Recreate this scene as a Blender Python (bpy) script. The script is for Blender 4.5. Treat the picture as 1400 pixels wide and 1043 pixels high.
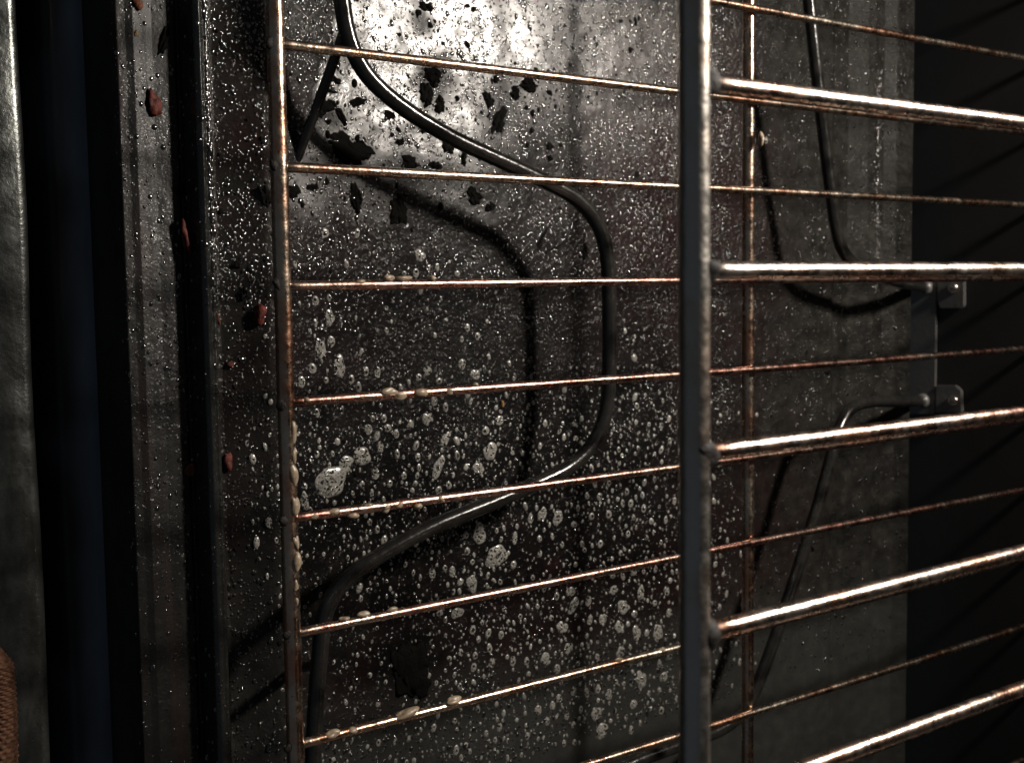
import bpy, bmesh, math, random
import numpy as np
from mathutils import Vector, Matrix

for o in list(bpy.data.objects):
    bpy.data.objects.remove(o)
SC = bpy.context.scene
COL = SC.collection
random.seed(7)
rng = np.random.default_rng(11)

# ------------------------------------------------------------------ camera
CAM_H = 0.455                                    # metres above the oven floor
F_PX, IMG_W, IMG_H = 1624.97, 1400.0, 1043.0
M_WC = np.array([[0.8096383414529523, -0.013412489337614552, 0.5867758185023315],
                 [-0.0570615043738265, -0.996801726004148, 0.055949117542168136],
                 [0.5841487317181373, -0.07878086166652369, -0.8078142330184407]])
cd = bpy.data.cameras.new('camera')
cam = bpy.data.objects.new('camera', cd)
COL.objects.link(cam)
R = M_WC.T @ np.diag([1, -1, -1])
m4 = Matrix.Identity(4)
for i in range(3):
    for j in range(3):
        m4[i][j] = R[i, j]
m4[2][3] = CAM_H
cam.matrix_world = m4
cd.sensor_width = 36
cd.lens = F_PX / IMG_W * 36
cd.clip_start, cd.clip_end = 0.01, 20
cd.dof.use_dof = True
cd.dof.focus_distance = 0.45
cd.dof.aperture_fstop = 20
SC.camera = cam

# ------------------------------------------------------------------ world and lamp
w = bpy.data.worlds.new('World')
SC.world = w
w.use_nodes = True
w.node_tree.nodes['Background'].inputs[0].default_value = (0.74, 0.86, 1.0, 1)
w.node_tree.nodes['Background'].inputs[1].default_value = 0.05
ld = bpy.data.lights.new('oven_lamp', 'AREA')
ld.shape = 'DISK'
ld.size = 0.06
ld.energy = 5.5
ld.color = (1.0, 0.91, 0.81)
lamp = bpy.data.objects.new('oven_lamp', ld)
COL.objects.link(lamp)
LAMP = Vector((0.60, 0.25, 0.49))
lamp.location = LAMP
lamp.rotation_euler = (Vector((0.33, 0.0, 0.0)) - LAMP).to_track_quat('-Z', 'Y').to_euler()
SC.cycles.use_denoising = True
SC.view_settings.view_transform = 'Standard'
SC.view_settings.look = 'None'
SC.view_settings.exposure = 0.18
SC.view_settings.gamma = 1.0


# ------------------------------------------------------------------ helpers
def at(px, py, z=0.0):
    """photo measurement -> world point on the level z"""
    d = M_WC.T @ np.array([px - IMG_W / 2, py - IMG_H / 2, F_PX])
    t = (z - CAM_H) / d[2]
    return Vector((d[0] * t, d[1] * t, z))


def on_x(px, py, X):
    """photo measurement -> world point on the upright plane x = X"""
    d = M_WC.T @ np.array([px - IMG_W / 2, py - IMG_H / 2, F_PX])
    t = X / d[0]
    return Vector((X, d[1] * t, CAM_H + d[2] * t))


def fx(px):
    return at(px, 500).x


def link(name, me, mats=None, parent=None, smooth=True):
    if smooth:
        me.polygons.foreach_set('use_smooth', [True] * len(me.polygons))
    o = bpy.data.objects.new(name, me)
    for m in (mats if isinstance(mats, (list, tuple)) else [mats]):
        if m and m.name not in [x.name for x in me.materials if x]:
            me.materials.append(m)
    COL.objects.link(o)
    if parent:
        o.parent = parent
    return o


def mesh_from(name, V, F):
    me = bpy.data.meshes.new(name)
    me.from_pydata([tuple(v) for v in V], [], F)
    me.update()
    return me


def big_mesh(name, V, Q, T=None):
    """numpy verts, quads (n,4) and tris (m,3)"""
    me = bpy.data.meshes.new(name)
    V = np.asarray(V, dtype=np.float32)
    T = np.zeros((0, 3), int) if T is None else T
    me.vertices.add(len(V))
    me.vertices.foreach_set('co', V.ravel())
    nl = len(Q) * 4 + len(T) * 3
    me.loops.add(nl)
    me.loops.foreach_set('vertex_index', np.concatenate([Q.ravel(), T.ravel()]).astype(np.int32))
    me.polygons.add(len(Q) + len(T))
    starts = np.concatenate([np.arange(len(Q)) * 4, len(Q) * 4 + np.arange(len(T)) * 3])
    me.polygons.foreach_set('loop_start', starts.astype(np.int32))
    me.update(calc_edges=True)
    me.validate()
    return me


def thing(name, label, cat, loc=(0, 0, 0), group=None):
    o = bpy.data.objects.new(name, None)
    o.empty_display_size = 0.02
    COL.objects.link(o)
    o.location = loc
    return tag(o, label, cat, group)


def tag(o, label, cat, group=None, kind=None):
    o['label'] = label
    o['category'] = cat
    if group:
        o['group'] = group
    if kind:
        o['kind'] = kind
    return o


def tube_mesh(name, pts, r, seg=14, wob=0.0, cap=True, rads=None):
    """round bar along a polyline, rounded end caps"""
    pts = [Vector(p) for p in pts]
    n = len(pts)
    V, F = [], []
    up = None
    rows = []
    for i, p in enumerate(pts):
        t = (pts[min(i + 1, n - 1)] - pts[max(i - 1, 0)]).normalized()
        if up is None:
            a = Vector((0, 0, 1)) if abs(t.z) < 0.9 else Vector((0, 1, 0))
            up = (a - a.dot(t) * t).normalized()
        else:
            up = (up - up.dot(t) * t).normalized()
        side = t.cross(up)
        rr = (rads[i] if rads else r) * (1 + random.uniform(-wob, wob))
        rows.append((p, t, up, side, rr))
    ringset = []
    if cap:
        p, t, u, s, rr = rows[0]
        ringset += [(p - t * rr * 0.45, u, s, rr * 0.45), (p - t * rr * 0.25, u, s, rr * 0.82)]
    ringset += [(p, u, s, rr) for p, t, u, s, rr in rows]
    if cap:
        p, t, u, s, rr = rows[-1]
        ringset += [(p + t * rr * 0.25, u, s, rr * 0.82), (p + t * rr * 0.45, u, s, rr * 0.45)]
    for p, u, s, rr in ringset:
        for k in range(seg):
            a = 2 * math.pi * k / seg
            V.append(p + u * math.cos(a) * rr + s * math.sin(a) * rr)
    for i in range(len(ringset) - 1):
        for k in range(seg):
            k2 = (k + 1) % seg
            F.append((i * seg + k, i * seg + k2, (i + 1) * seg + k2, (i + 1) * seg + k))
    F.append(tuple(range(seg - 1, -1, -1)))
    F.append(tuple((len(ringset) - 1) * seg + k for k in range(seg)))
    return mesh_from(name, V, F)


def smooth_path(ctrl, per=10):
    """Catmull-Rom through the control points"""
    c = [Vector(p) for p in ctrl]
    c = [c[0] * 2 - c[1]] + c + [c[-1] * 2 - c[-2]]
    out = []
    for i in range(1, len(c) - 2):
        for k in range(per):
            t = k / per
            p0, p1, p2, p3 = c[i - 1], c[i], c[i + 1], c[i + 2]
            out.append(0.5 * ((2 * p1) + (p2 - p0) * t + (2 * p0 - 5 * p1 + 4 * p2 - p3) * t * t
                              + (3 * p1 - p0 - 3 * p2 + p3) * t ** 3))
    out.append(c[-2])
    return out


def lump_mesh(name, r, squash=(1, 1, 1), rough=0.25, sub=2, seed=0):
    bm = bmesh.new()
    bmesh.ops.create_icosphere(bm, subdivisions=sub, radius=1)
    rr = random.Random(seed)
    ph = [(Vector((rr.uniform(-1, 1), rr.uniform(-1, 1), rr.uniform(-1, 1))).normalized(), rr.uniform(1.5, 4), rr.uniform(0, 6))
          for _ in range(7)]
    for v in bm.verts:
        n = v.co.normalized()
        d = 1 + rough * sum(math.sin(a.dot(n) * f + q) for a, f, q in ph) / 3.0
        v.co = Vector((n.x * d * squash[0] * r, n.y * d * squash[1] * r, n.z * d * squash[2] * r))
    me = bpy.data.meshes.new(name)
    bm.to_mesh(me)
    bm.free()
    return me


# ------------------------------------------------------------------ materials
def mat(name, color=(0.5, 0.5, 0.5), rough=0.5, metal=0.0, spec=0.5):
    m = bpy.data.materials.new(name)
    m.use_nodes = True
    b = m.node_tree.nodes['Principled BSDF']
    b.inputs['Base Color'].default_value = (*color, 1)
    b.inputs['Roughness'].default_value = rough
    b.inputs['Metallic'].default_value = metal
    b.inputs['Specular IOR Level'].default_value = spec
    return m, m.node_tree, b


class NT:
    """short-hand for wiring node trees"""
    def __init__(s, nt):
        s.nt, s.n, s.l = nt, nt.nodes, nt.links
        tc = s.n.new('ShaderNodeTexCoord')
        s.obj = tc.outputs['Object']

    def noise(s, scale, detail=3, rough=0.55, vec=None, stretch=None, dist=0.0):
        t = s.n.new('ShaderNodeTexNoise')
        t.inputs['Scale'].default_value = scale
        t.inputs['Detail'].default_value = detail
        t.inputs['Roughness'].default_value = rough
        t.inputs['Distortion'].default_value = dist
        v = vec or s.obj
        if stretch:
            mp = s.n.new('ShaderNodeMapping')
            mp.inputs['Scale'].default_value = stretch
            s.l.new(v, mp.inputs['Vector'])
            v = mp.outputs[0]
        s.l.new(v, t.inputs['Vector'])
        return t.outputs['Fac']

    def voronoi(s, scale, feature='F1', rand=1.0):
        t = s.n.new('ShaderNodeTexVoronoi')
        t.feature = feature
        t.inputs['Scale'].default_value = scale
        t.inputs['Randomness'].default_value = rand
        s.l.new(s.obj, t.inputs['Vector'])
        return t.outputs['Distance']

    def ramp(s, fac, stops):
        r = s.n.new('ShaderNodeValToRGB')
        e = r.color_ramp.elements
        while len(e) < len(stops):
            e.new(0.5)
        for k, (p, c) in enumerate(stops):
            e[k].position = p
            e[k].color = (c, c, c, 1) if isinstance(c, (int, float)) else (*c, 1)
        s.l.new(fac, r.inputs['Fac'])
        return r.outputs['Color']

    def mix(s, fac, a, b, mode='MIX'):
        m = s.n.new('ShaderNodeMix')
        m.data_type = 'RGBA'
        m.blend_type = mode
        for inp, v in ((m.inputs[0], fac), (m.inputs[6], a), (m.inputs[7], b)):
            if isinstance(v, (int, float)):
                inp.default_value = v if inp.type == 'VALUE' else (v, v, v, 1)
            elif isinstance(v, tuple):
                inp.default_value = (*v, 1)
            else:
                s.l.new(v, inp)
        return m.outputs[2]

    def math(s, op, a, b=0.0, clamp=False):
        m = s.n.new('ShaderNodeMath')
        m.operation = op
        m.use_clamp = clamp
        for inp, v in ((m.inputs[0], a), (m.inputs[1], b)):
            if isinstance(v, (int, float)):
                inp.default_value = v
            else:
                s.l.new(v, inp)
        return m.outputs[0]

    def attr(s, name):
        a = s.n.new('ShaderNodeAttribute')
        a.attribute_name = name
        return a.outputs['Fac']

    def bump(s, h, strength, dist, bsdf, normal=None):
        b = s.n.new('ShaderNodeBump')
        b.inputs['Strength'].default_value = strength
        b.inputs['Distance'].default_value = dist
        s.l.new(h, b.inputs['Height'])
        if normal:
            s.l.new(normal, b.inputs['Normal'])
        if bsdf:
            s.l.new(b.outputs[0], bsdf.inputs['Normal'])
        return b.outputs[0]


# floor: dark speckled enamel, partly clean and glossy, partly under burnt grease
M_FLOOR, nt, b = mat('floor_enamel', (0.03, 0.03, 0.03), 0.3)
N = NT(nt)
clean, red, burnt = N.attr('clean'), N.attr('red'), N.attr('burnt')
n_big, n_mid, n_fine = N.noise(22, 5), N.noise(120, 5, 0.65), N.noise(900, 3, 0.7)
grey = N.ramp(n_mid, [(0.3, (0.005, 0.0048, 0.0044)), (0.55, (0.0145, 0.0139, 0.0123)), (0.85, (0.034, 0.0327, 0.0285))])
speck = N.ramp(N.noise(1500, 2, 0.6), [(0.62, 0.0), (0.7, 1.0)])
grey = N.mix(N.math('MULTIPLY', speck, 0.35), grey, (0.06, 0.058, 0.052))
redm = N.math('MULTIPLY', red, N.ramp(N.noise(60, 4, 0.6), [(0.3, 0.0), (0.52, 1.0)]), True)
colr = N.mix(redm, grey, (0.0135, 0.0042, 0.0042))
burm = N.math('MULTIPLY', burnt, N.ramp(N.noise(75, 5, 0.65), [(0.26, 0.0), (0.48, 1.0)]), True)
colr = N.mix(burm, colr, (0.003, 0.0026, 0.0026))
pit = N.ramp(N.noise(330, 4, 0.6), [(0.62, 0.0), (0.72, 1.0)])
colr = N.mix(N.math('MULTIPLY', pit, 0.75), colr, (0.004, 0.0035, 0.003))
colr = N.mix(N.math('MULTIPLY', N.attr('pale'), 0.8), colr, N.mix(0.5, colr, (0.052, 0.055, 0.05)))
nt.links.new(colr, b.inputs['Base Color'])
cl = N.math('MULTIPLY', clean, N.ramp(N.noise(90, 5, 0.65, dist=0.4), [(0.3, 0.25), (0.55, 1.0)]), True)
rgh = N.mix(cl, N.ramp(n_mid, [(0.3, 0.40), (0.7, 0.62)]), N.ramp(n_mid, [(0.3, 0.16), (0.75, 0.31)]))
nt.links.new(rgh, b.inputs['Roughness'])
spc = N.math('ADD', N.math('MULTIPLY', cl, 0.85), 0.05)
nt.links.new(spc, b.inputs['Specular IOR Level'])
b1 = N.bump(n_mid, 0.35, 0.0012, None)
b2 = N.bump(n_fine, 0.22, 0.0005, b, b1)
# a wet skin of grease whose own grain glitters
wet = N.math('MULTIPLY', N.ramp(N.noise(48, 4, 0.65), [(0.35, 0.03), (0.66, 0.36)]), N.math('SUBTRACT', 1.0, N.math('MULTIPLY', cl, 0.8)))
wet = N.math('MULTIPLY', wet, N.math('SUBTRACT', 1.0, N.math('MULTIPLY', N.attr('dry'), 0.8)))
wet = N.math('MULTIPLY', wet, N.math('SUBTRACT', 1.0, N.math('MULTIPLY', burm, 0.7)))
nt.links.new(wet, b.inputs['Coat Weight'])
b.inputs['Coat Roughness'].default_value = 0.2
b.inputs['Coat IOR'].default_value = 1.5
cn = N.bump(N.noise(380, 2, 0.5), 0.9, 0.0018, None)
nt.links.new(cn, b.inputs['Coat Normal'])

M_APRON, nt, b = mat('front_step_enamel', (0.05, 0.05, 0.05), 0.45, 0, 0.25)
N = NT(nt)
c = N.ramp(N.noise(60, 5, 0.65, stretch=(1.5, 0.6, 1)), [(0.3, (0.0028, 0.0027, 0.0024)), (0.55, (0.0075, 0.0074, 0.0066)), (0.8, (0.0145, 0.0143, 0.0126))])
c = N.mix(N.ramp(N.noise(30, 4, 0.6, stretch=(4, 0.4, 1)), [(0.5, 0.0), (0.75, 0.8)]), c, (0.018, 0.008, 0.006))
nt.links.new(c, b.inputs['Base Color'])
N.bump(N.noise(700, 4, 0.7), 0.3, 0.0006, b)
nt.links.new(N.ramp(N.noise(40, 4, 0.65), [(0.4, 0.03), (0.68, 0.4)]), b.inputs['Coat Weight'])
b.inputs['Coat Roughness'].default_value = 0.2
nt.links.new(N.bump(N.noise(380, 2, 0.5), 0.9, 0.0016, None), b.inputs['Coat Normal'])

M_BEAD, nt, b = mat('bead_enamel', (0.012, 0.012, 0.011), 0.2, 0, 0.7)
N = NT(nt)
nt.links.new(N.ramp(N.noise(200, 4, 0.65), [(0.35, 0.12), (0.7, 0.4)]), b.inputs['Roughness'])
N.bump(N.noise(420, 3, 0.6), 0.35, 0.0008, b)

M_WALL, nt, b = mat('black_wall_enamel', (0.02, 0.02, 0.02), 0.5, 0, 0.3)
N = NT(nt)
c = N.ramp(N.noise(500, 2, 0.7), [(0.68, (0.018, 0.0184, 0.0182)), (0.8, (0.05, 0.05, 0.047))])
nt.links.new(c, b.inputs['Base Color'])
N.bump(N.noise(60, 4), 0.15, 0.001, b)

M_BLUE, nt, b = mat('room_blue_enamel', (0.025, 0.032, 0.05), 0.5, 0, 0.3)  # the blue of the room light is put into this enamel's colour
N = NT(nt)
c = N.ramp(N.noise(35, 5, 0.6, stretch=(2, 0.5, 1)), [(0.3, (0.065, 0.08, 0.108)), (0.7, (0.115, 0.14, 0.19))])
c = N.mix(N.attr('edge_shade'), c, (0.004, 0.004, 0.0045))  # painted shade along the lip's edges
nt.links.new(c, b.inputs['Base Color'])
N.bump(N.noise(300, 4), 0.2, 0.0006, b)

M_BLACK, nt, b = mat('gap_shade_black', (0.003, 0.003, 0.003), 0.9, 0, 0.03)  # black that stands for the shade deep in the door gap

M_DOOR, nt, b = mat('brushed_steel', (0.42, 0.44, 0.42), 0.4, 0.85)
N = NT(nt)
c = N.ramp(N.noise(55, 5, 0.65, stretch=(1.6, 0.5, 1)), [(0.25, (0.025, 0.027, 0.025)), (0.55, (0.09, 0.095, 0.09)), (0.8, (0.22, 0.23, 0.22))])
c = N.mix(N.ramp(N.noise(260, 3, 0.7), [(0.6, 0.0), (0.72, 0.8)]), c, (0.05, 0.05, 0.045))
nt.links.new(c, b.inputs['Base Color'])
nt.links.new(N.ramp(N.noise(90, 4), [(0.3, 0.2), (0.7, 0.36)]), b.inputs['Roughness'])
N.bump(N.noise(420, 4, 0.65), 0.25, 0.0008, b)


def wire_mat(name, steel, rust, amount, rough, dirt=1.0):
    m, nt, b = mat(name, steel, rough, 1.0)
    N = NT(nt)
    f = N.ramp(N.noise(26, 5, 0.7), [(0.5 - amount * 0.3, 0.0), (0.62 - amount * 0.1, 1.0)])
    c = N.mix(f, steel, rust)
    spots = N.ramp(N.noise(420, 3, 0.7), [(0.63, 0.0), (0.72, 1.0)])
    c = N.mix(N.math('MULTIPLY', spots, 0.8 * dirt), c, (0.05, 0.022, 0.014))
    burn = N.ramp(N.noise(11, 2), [(0.6, 0.0), (0.72, 0.85)])
    c = N.mix(N.math('MULTIPLY', burn, dirt), c, (0.13, 0.045, 0.03))
    nt.links.new(c, b.inputs['Base Color'])
    nt.links.new(N.ramp(N.noise(220, 4, 0.7), [(0.3, rough - 0.1), (0.7, rough + 0.14)]), b.inputs['Roughness'])
    h1 = N.bump(N.noise(500, 2, 0.5), 0.15, 0.0004, None)
    N.bump(N.noise(160, 3, 0.6), 0.35, 0.001, b, h1)
    return m


M_WIRE = wire_mat('tarnished_wire', (0.54, 0.47, 0.38), (0.42, 0.235, 0.155), 0.35, 0.25)
M_COPPER = wire_mat('heat_reddened_wire', (0.54, 0.44, 0.36), (0.44, 0.225, 0.175), 0.5, 0.25)
M_ROD = wire_mat('dull_rod_steel', (0.44, 0.415, 0.38), (0.40, 0.33, 0.27), 0.05, 0.34, 0.25)
M_BAR = wire_mat('bright_bar_steel', (0.5, 0.44, 0.39), (0.42, 0.26, 0.19), 0.2, 0.26)
M_WELD, nt, b = mat('burnt_weld', (0.012, 0.009, 0.0075), 0.6, 0, 0.4)
N = NT(nt)
N.bump(N.noise(700, 4, 0.65), 0.6, 0.001, b)

M_ELEM, nt, b = mat('element_sheath', (0.022, 0.021, 0.020), 0.3, 0.0, 0.6)
N = NT(nt)
nt.links.new(N.ramp(N.noise(140, 4, 0.6), [(0.3, (0.006, 0.006, 0.0056)), (0.7, (0.019, 0.018, 0.0165))]), b.inputs['Base Color'])
nt.links.new(N.ramp(N.noise(300, 4, 0.6), [(0.3, 0.10), (0.7, 0.26)]), b.inputs['Roughness'])
N.bump(N.noise(700, 3, 0.55), 0.2, 0.0005, b)

M_PLATE, nt, b = mat('bracket_steel', (0.11, 0.108, 0.104), 0.42, 0.3)
N = NT(nt)
N.bump(N.noise(300, 4), 0.2, 0.0006, b)
M_SCREW, nt, b = mat('screw_steel', (0.6, 0.52, 0.46), 0.25, 1.0)

M_DROP, nt, b = mat('grease_droplet', (0.006, 0.0055, 0.005), 0.11, 0.0, 0.5)
b.inputs['IOR'].default_value = 2.0

M_FOAM, nt, b = mat('cleaner_foam', (0.4, 0.38, 0.33), 0.3, 0, 0.5)
N = NT(nt)
f = N.ramp(N.voronoi(950), [(0.18, 0.0), (0.42, 1.0)])
f2 = N.noise(260, 4, 0.6)
c = N.mix(f, (0.045, 0.043, 0.038), N.ramp(f2, [(0.3, (0.14, 0.135, 0.12)), (0.7, (0.31, 0.3, 0.268))]))
nt.links.new(c, b.inputs['Base Color'])
N.bump(f, 0.5, 0.0005, b)
b.inputs['Coat Weight'].default_value = 1.0
b.inputs['Coat Roughness'].default_value = 0.12
M_BUB, nt, b = mat('foam_bubble', (0.012, 0.011, 0.010), 0.06, 0, 0.5)
b.inputs['IOR'].default_value = 2.0
M_CREAM, nt, b = mat('cream_foam', (0.72, 0.60, 0.44), 0.35, 0, 0.5)
N = NT(nt)
nt.links.new(N.ramp(N.noise(500, 4), [(0.3, (0.17, 0.12, 0.075)), (0.7, (0.35, 0.28, 0.2))]), b.inputs['Base Color'])
N.bump(N.noise(900, 3), 0.3, 0.0005, b)

M_CHAR, nt, b = mat('charred_crust', (0.004, 0.0036, 0.003), 0.75, 0, 0.05)
N = NT(nt)
N.bump(N.noise(600, 5, 0.7), 0.6, 0.001, b)


def crumb_mat(name, c1, c2):
    m, nt, b = mat(name, c1, 0.6, 0, 0.25)
    N = NT(nt)
    nt.links.new(N.ramp(N.noise(420, 4, 0.65), [(0.35, c1), (0.68, c2)]), b.inputs['Base Color'])
    N.bump(N.noise(700, 4), 0.5, 0.001, b)
    return m


M_RED = crumb_mat('red_crumb', (0.012, 0.002, 0.0015), (0.13, 0.022, 0.013))
M_ORANGE = crumb_mat('orange_crumb', (0.03, 0.008, 0.003), (0.15, 0.045, 0.018))
M_YELLOW = crumb_mat('yellow_crumb', (0.16, 0.08, 0.02), (0.3, 0.19, 0.08))
M_ROPE, nt, b = mat('woven_fibre', (0.30, 0.13, 0.075), 0.8, 0, 0.2)
N = NT(nt)
nt.links.new(N.ramp(N.noise(500, 4, 0.6), [(0.3, (0.07, 0.03, 0.018)), (0.7, (0.27, 0.135, 0.08))]), b.inputs['Base Color'])

# ------------------------------------------------------------------ the oven floor
YMIN, YMAX = -0.40, 0.36
X_STEP = fx(296)
X_COVE = fx(1138)
X_END = fx(1219)
# height profile across the depth of the oven (x), before waviness
PROF = [(fx(164), -0.030), (fx(166), -0.010), (fx(169), -0.001), (fx(174), 0.002), (fx(186), 0.002), (fx(196), 0.0025), (fx(206), 0.002),
        (fx(214), 0.0018), (fx(222), 0.0012), (fx(252), 0.0012), (fx(257), 0.0005), (fx(262), 0.0045), (fx(267), 0.0098),
        (fx(273), 0.0115), (fx(277), 0.0108), (fx(280), 0.0098), (fx(284), 0.0100), (fx(287), 0.0090), (fx(291), 0.0045), (fx(296), 0.001),
        (fx(303), 0.0), (fx(340), 0.0), (fx(700), -0.001), (fx(1136), 0.0), (fx(1141), -0.0018), (fx(1160), -0.002),
        (fx(1172), 0.0005), (fx(1180), 0.0022), (fx(1187), 0.0029), (fx(1193), 0.0024), (fx(1200), 0.0025),
        (fx(1210), 0.0060), (fx(1217), 0.0110), (fx(1219.5), 0.013)]
PX_, PZ_ = np.array([p[0] for p in PROF]), np.array([p[1] for p in PROF])


def vnoise(x, y, s, seed):
    """smooth value noise in numpy"""
    r = np.random.default_rng(seed).random((64, 64))
    gx, gy = x * s + 500.3, y * s + 500.7
    ix, iy = np.floor(gx).astype(int), np.floor(gy).astype(int)
    tx, ty = gx - ix, gy - iy
    tx, ty = tx * tx * (3 - 2 * tx), ty * ty * (3 - 2 * ty)
    g = lambda i, j: r[i % 64, j % 64]
    return ((g(ix, iy) * (1 - tx) + g(ix + 1, iy) * tx) * (1 - ty) + (g(ix, iy + 1) * (1 - tx) + g(ix + 1, iy + 1) * tx) * ty)


def floor_z(x, y):
    x, y = np.asarray(x, float), np.asarray(y, float)
    z = np.interp(x, PX_, PZ_)
    inside = np.clip((x - X_STEP) / 0.02, 0, 1) * np.clip((X_COVE - x) / 0.02, 0, 1)
    z = z + inside * ((vnoise(x, y, 22, 1) - 0.5) * 0.0012 + (vnoise(x, y, 90, 2) - 0.5) * 0.0005)
    z = z + (vnoise(x, y, 260, 3) - 0.5) * 0.00022
    # a low swell in front, shaped to pull the lamp's reflection forward
    z = z + inside * 0.0075 * np.exp(-((x - fx(375)) / 0.034) ** 2)
    return z


def ell(x, y, px, py, rx, ry, soft=0.35):
    c = at(px, py)
    k = at(px + rx, py)
    q = at(px, py + ry)
    ax, ay = abs(k.x - c.x), abs(q.y - c.y)
    d = np.sqrt(((x - c.x) / ax) ** 2 + ((y - c.y) / ay) ** 2)
    d = d + (vnoise(x, y, 70, 5) - 0.5) * 0.35 + (vnoise(x, y, 180, 6) - 0.5) * 0.25
    return np.clip((1 + soft - d) / (2 * soft), 0, 1)


nx = 330
xs = np.concatenate([np.linspace(PX_[0], fx(300), 60), np.linspace(fx(300), X_COVE, nx)[1:], np.linspace(X_COVE, PX_[-1], 40)[1:]])
xs = np.unique(np.concatenate([xs, PX_]))
ys = np.arange(YMIN, YMAX + 1e-6, 0.002)
GX, GY = np.meshgrid(xs, ys, indexing='ij')
GZ = floor_z(GX, GY)
V = np.stack([GX, GY, GZ], -1).reshape(-1, 3)
a_, b_ = len(xs), len(ys)
idx = np.arange(a_ * b_).reshape(a_, b_)
Q = np.stack([idx[:-1, :-1], idx[1:, :-1], idx[1:, 1:], idx[:-1, 1:]], -1).reshape(-1, 4)
me = big_mesh('oven_floor', V, Q)
gx, gy = GX.ravel(), GY.ravel()


def add_attr(me, name, val):
    at_ = me.attributes.new(name, 'FLOAT', 'POINT')
    at_.data.foreach_set('value', np.asarray(val, dtype=np.float32))


def poly_left_of(x, y):
    """clean enamel begins right of the line under the element leg"""
    p, q = at(466, 10), at(388, 235)
    s = (q.x - p.x) * (y - p.y) - (q.y - p.y) * (x - p.x)
    L = math.hypot(q.x - p.x, q.y - p.y)
    return np.clip(s / L / 0.002 + 0.5 + (vnoise(x, y, 150, 9) - 0.5) * 2, 0, 1)


side = poly_left_of(gx, gy)
if side[np.argmin((gx - at(600, 60).x) ** 2 + (gy - at(600, 60).y) ** 2)] < 0.5:
    side = 1 - side
f_clean = np.maximum(ell(gx, gy, 540, 60, 215, 185, 0.35), 0.5 * ell(gx, gy, 740, 40, 170, 150, 0.6)) * side
f_dry = np.clip((gx - fx(960)) / (fx(1080) - fx(960)), 0, 1)
f_red = np.maximum.reduce([ell(gx, gy, 450, 420, 110, 120, 0.8), ell(gx, gy, 900, 320, 120, 260, 0.8), ell(gx, gy, 310, 640, 60, 140, 0.8),
                           ell(gx, gy, 330, 200, 70, 120, 0.9), ell(gx, gy, 820, 760, 200, 160, 0.8), ell(gx, gy, 510, 920, 70, 60, 0.8)])
f_burnt = np.maximum.reduce([ell(gx, gy, 620, 680, 330, 200, 0.5), ell(gx, gy, 560, 900, 70, 60, 0.5), ell(gx, gy, 830, 640, 150, 260, 0.6),
                             ell(gx, gy, 640, 420, 280, 120, 0.9), ell(gx, gy, 440, 560, 60, 40, 0.6)])
f_burnt *= 1 - 0.8 * f_clean
smear = np.maximum.reduce([ell(gx, gy, 596, 112, 26, 38, 0.5), ell(gx, gy, 688, 150, 34, 48, 0.5), ell(gx, gy, 560, 235, 60, 20, 0.6), ell(gx, gy, 735, 200, 50, 60, 0.7),
                           ell(gx, gy, 440, 160, 22, 20, 0.6), ell(gx, gy, 470, 210, 40, 22, 0.5), ell(gx, gy, 575, 30, 18, 20, 0.6)])  # the ellipse at the leg's foot paints the element's shadow patch
f_burnt = np.maximum(f_burnt, smear * 0.9)
f_clean = f_clean * (1 - 0.75 * smear)
f_pale = np.clip((at(700, 880).y - gy) / 0.03, 0, 1) * (0.6 + 0.4 * vnoise(gx, gy, 40, 33))
f_pale = np.maximum(f_pale, 0.55 * (gx < fx(372)) * vnoise(gx, gy, 55, 35))
f_burnt *= 1 - 0.85 * f_pale
f_red *= 1 - 0.7 * f_pale
apron = (gx < fx(299)).astype(float)
for nm, v in (('clean', f_clean), ('red', f_red), ('burnt', f_burnt), ('dry', f_dry), ('pale', f_pale)):
    add_attr(me, nm, v * (1 - apron))
floor = link('oven_floor', me, [M_FLOOR, M_APRON, M_BEAD])
pc = np.array([xs[min(i, a_ - 2)] for i in range(a_ - 1)])
mi = np.repeat((pc < fx(297)).astype(np.int32), b_ - 1)
mi[np.repeat((pc > fx(259)) & (pc < fx(297)), b_ - 1)] = 2
me.polygons.foreach_set('material_index', mi)
floor['kind'] = 'structure'


def floor_pt(px, py, dz=0.0):
    p = at(px, py)
    p.z = float(floor_z(p.x, p.y)) + dz
    return p


# back wall: a sheet of black enamel with a slightly rolled foot
def sheet(name, prof, m, parent=None, y0=YMIN, y1=YMAX, ny=2):
    V, F = [], []
    for x, z in prof:
        for k in range(ny):
            V.append((x, y0 + (y1 - y0) * k / (ny - 1), z))
    for i in range(len(prof) - 1):
        for k in range(ny - 1):
            F.append((i * ny + k, (i + 1) * ny + k, (i + 1) * ny + k + 1, i * ny + k + 1))
    return link(name, mesh_from(name, V, F), m, parent)


XW = X_END + 0.022
o = sheet('back_wall', [(XW, -0.02), (XW, 0.10), (XW, 0.55)], M_WALL)
o['kind'] = 'structure'

o = sheet('oven_ceiling', [(XW, 0.55), (fx(300), 0.55)], M_WALL)
o['kind'] = 'structure'
for yy in (YMIN + 0.02, YMAX - 0.02):
    V = [(fx(300), yy, -0.02), (XW, yy, -0.02), (XW, yy, 0.55), (fx(300), yy, 0.55)]
    o = link('side_wall', mesh_from('side_wall', V, [(0, 1, 2, 3)]), M_WALL)
    o['kind'] = 'structure'

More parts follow.
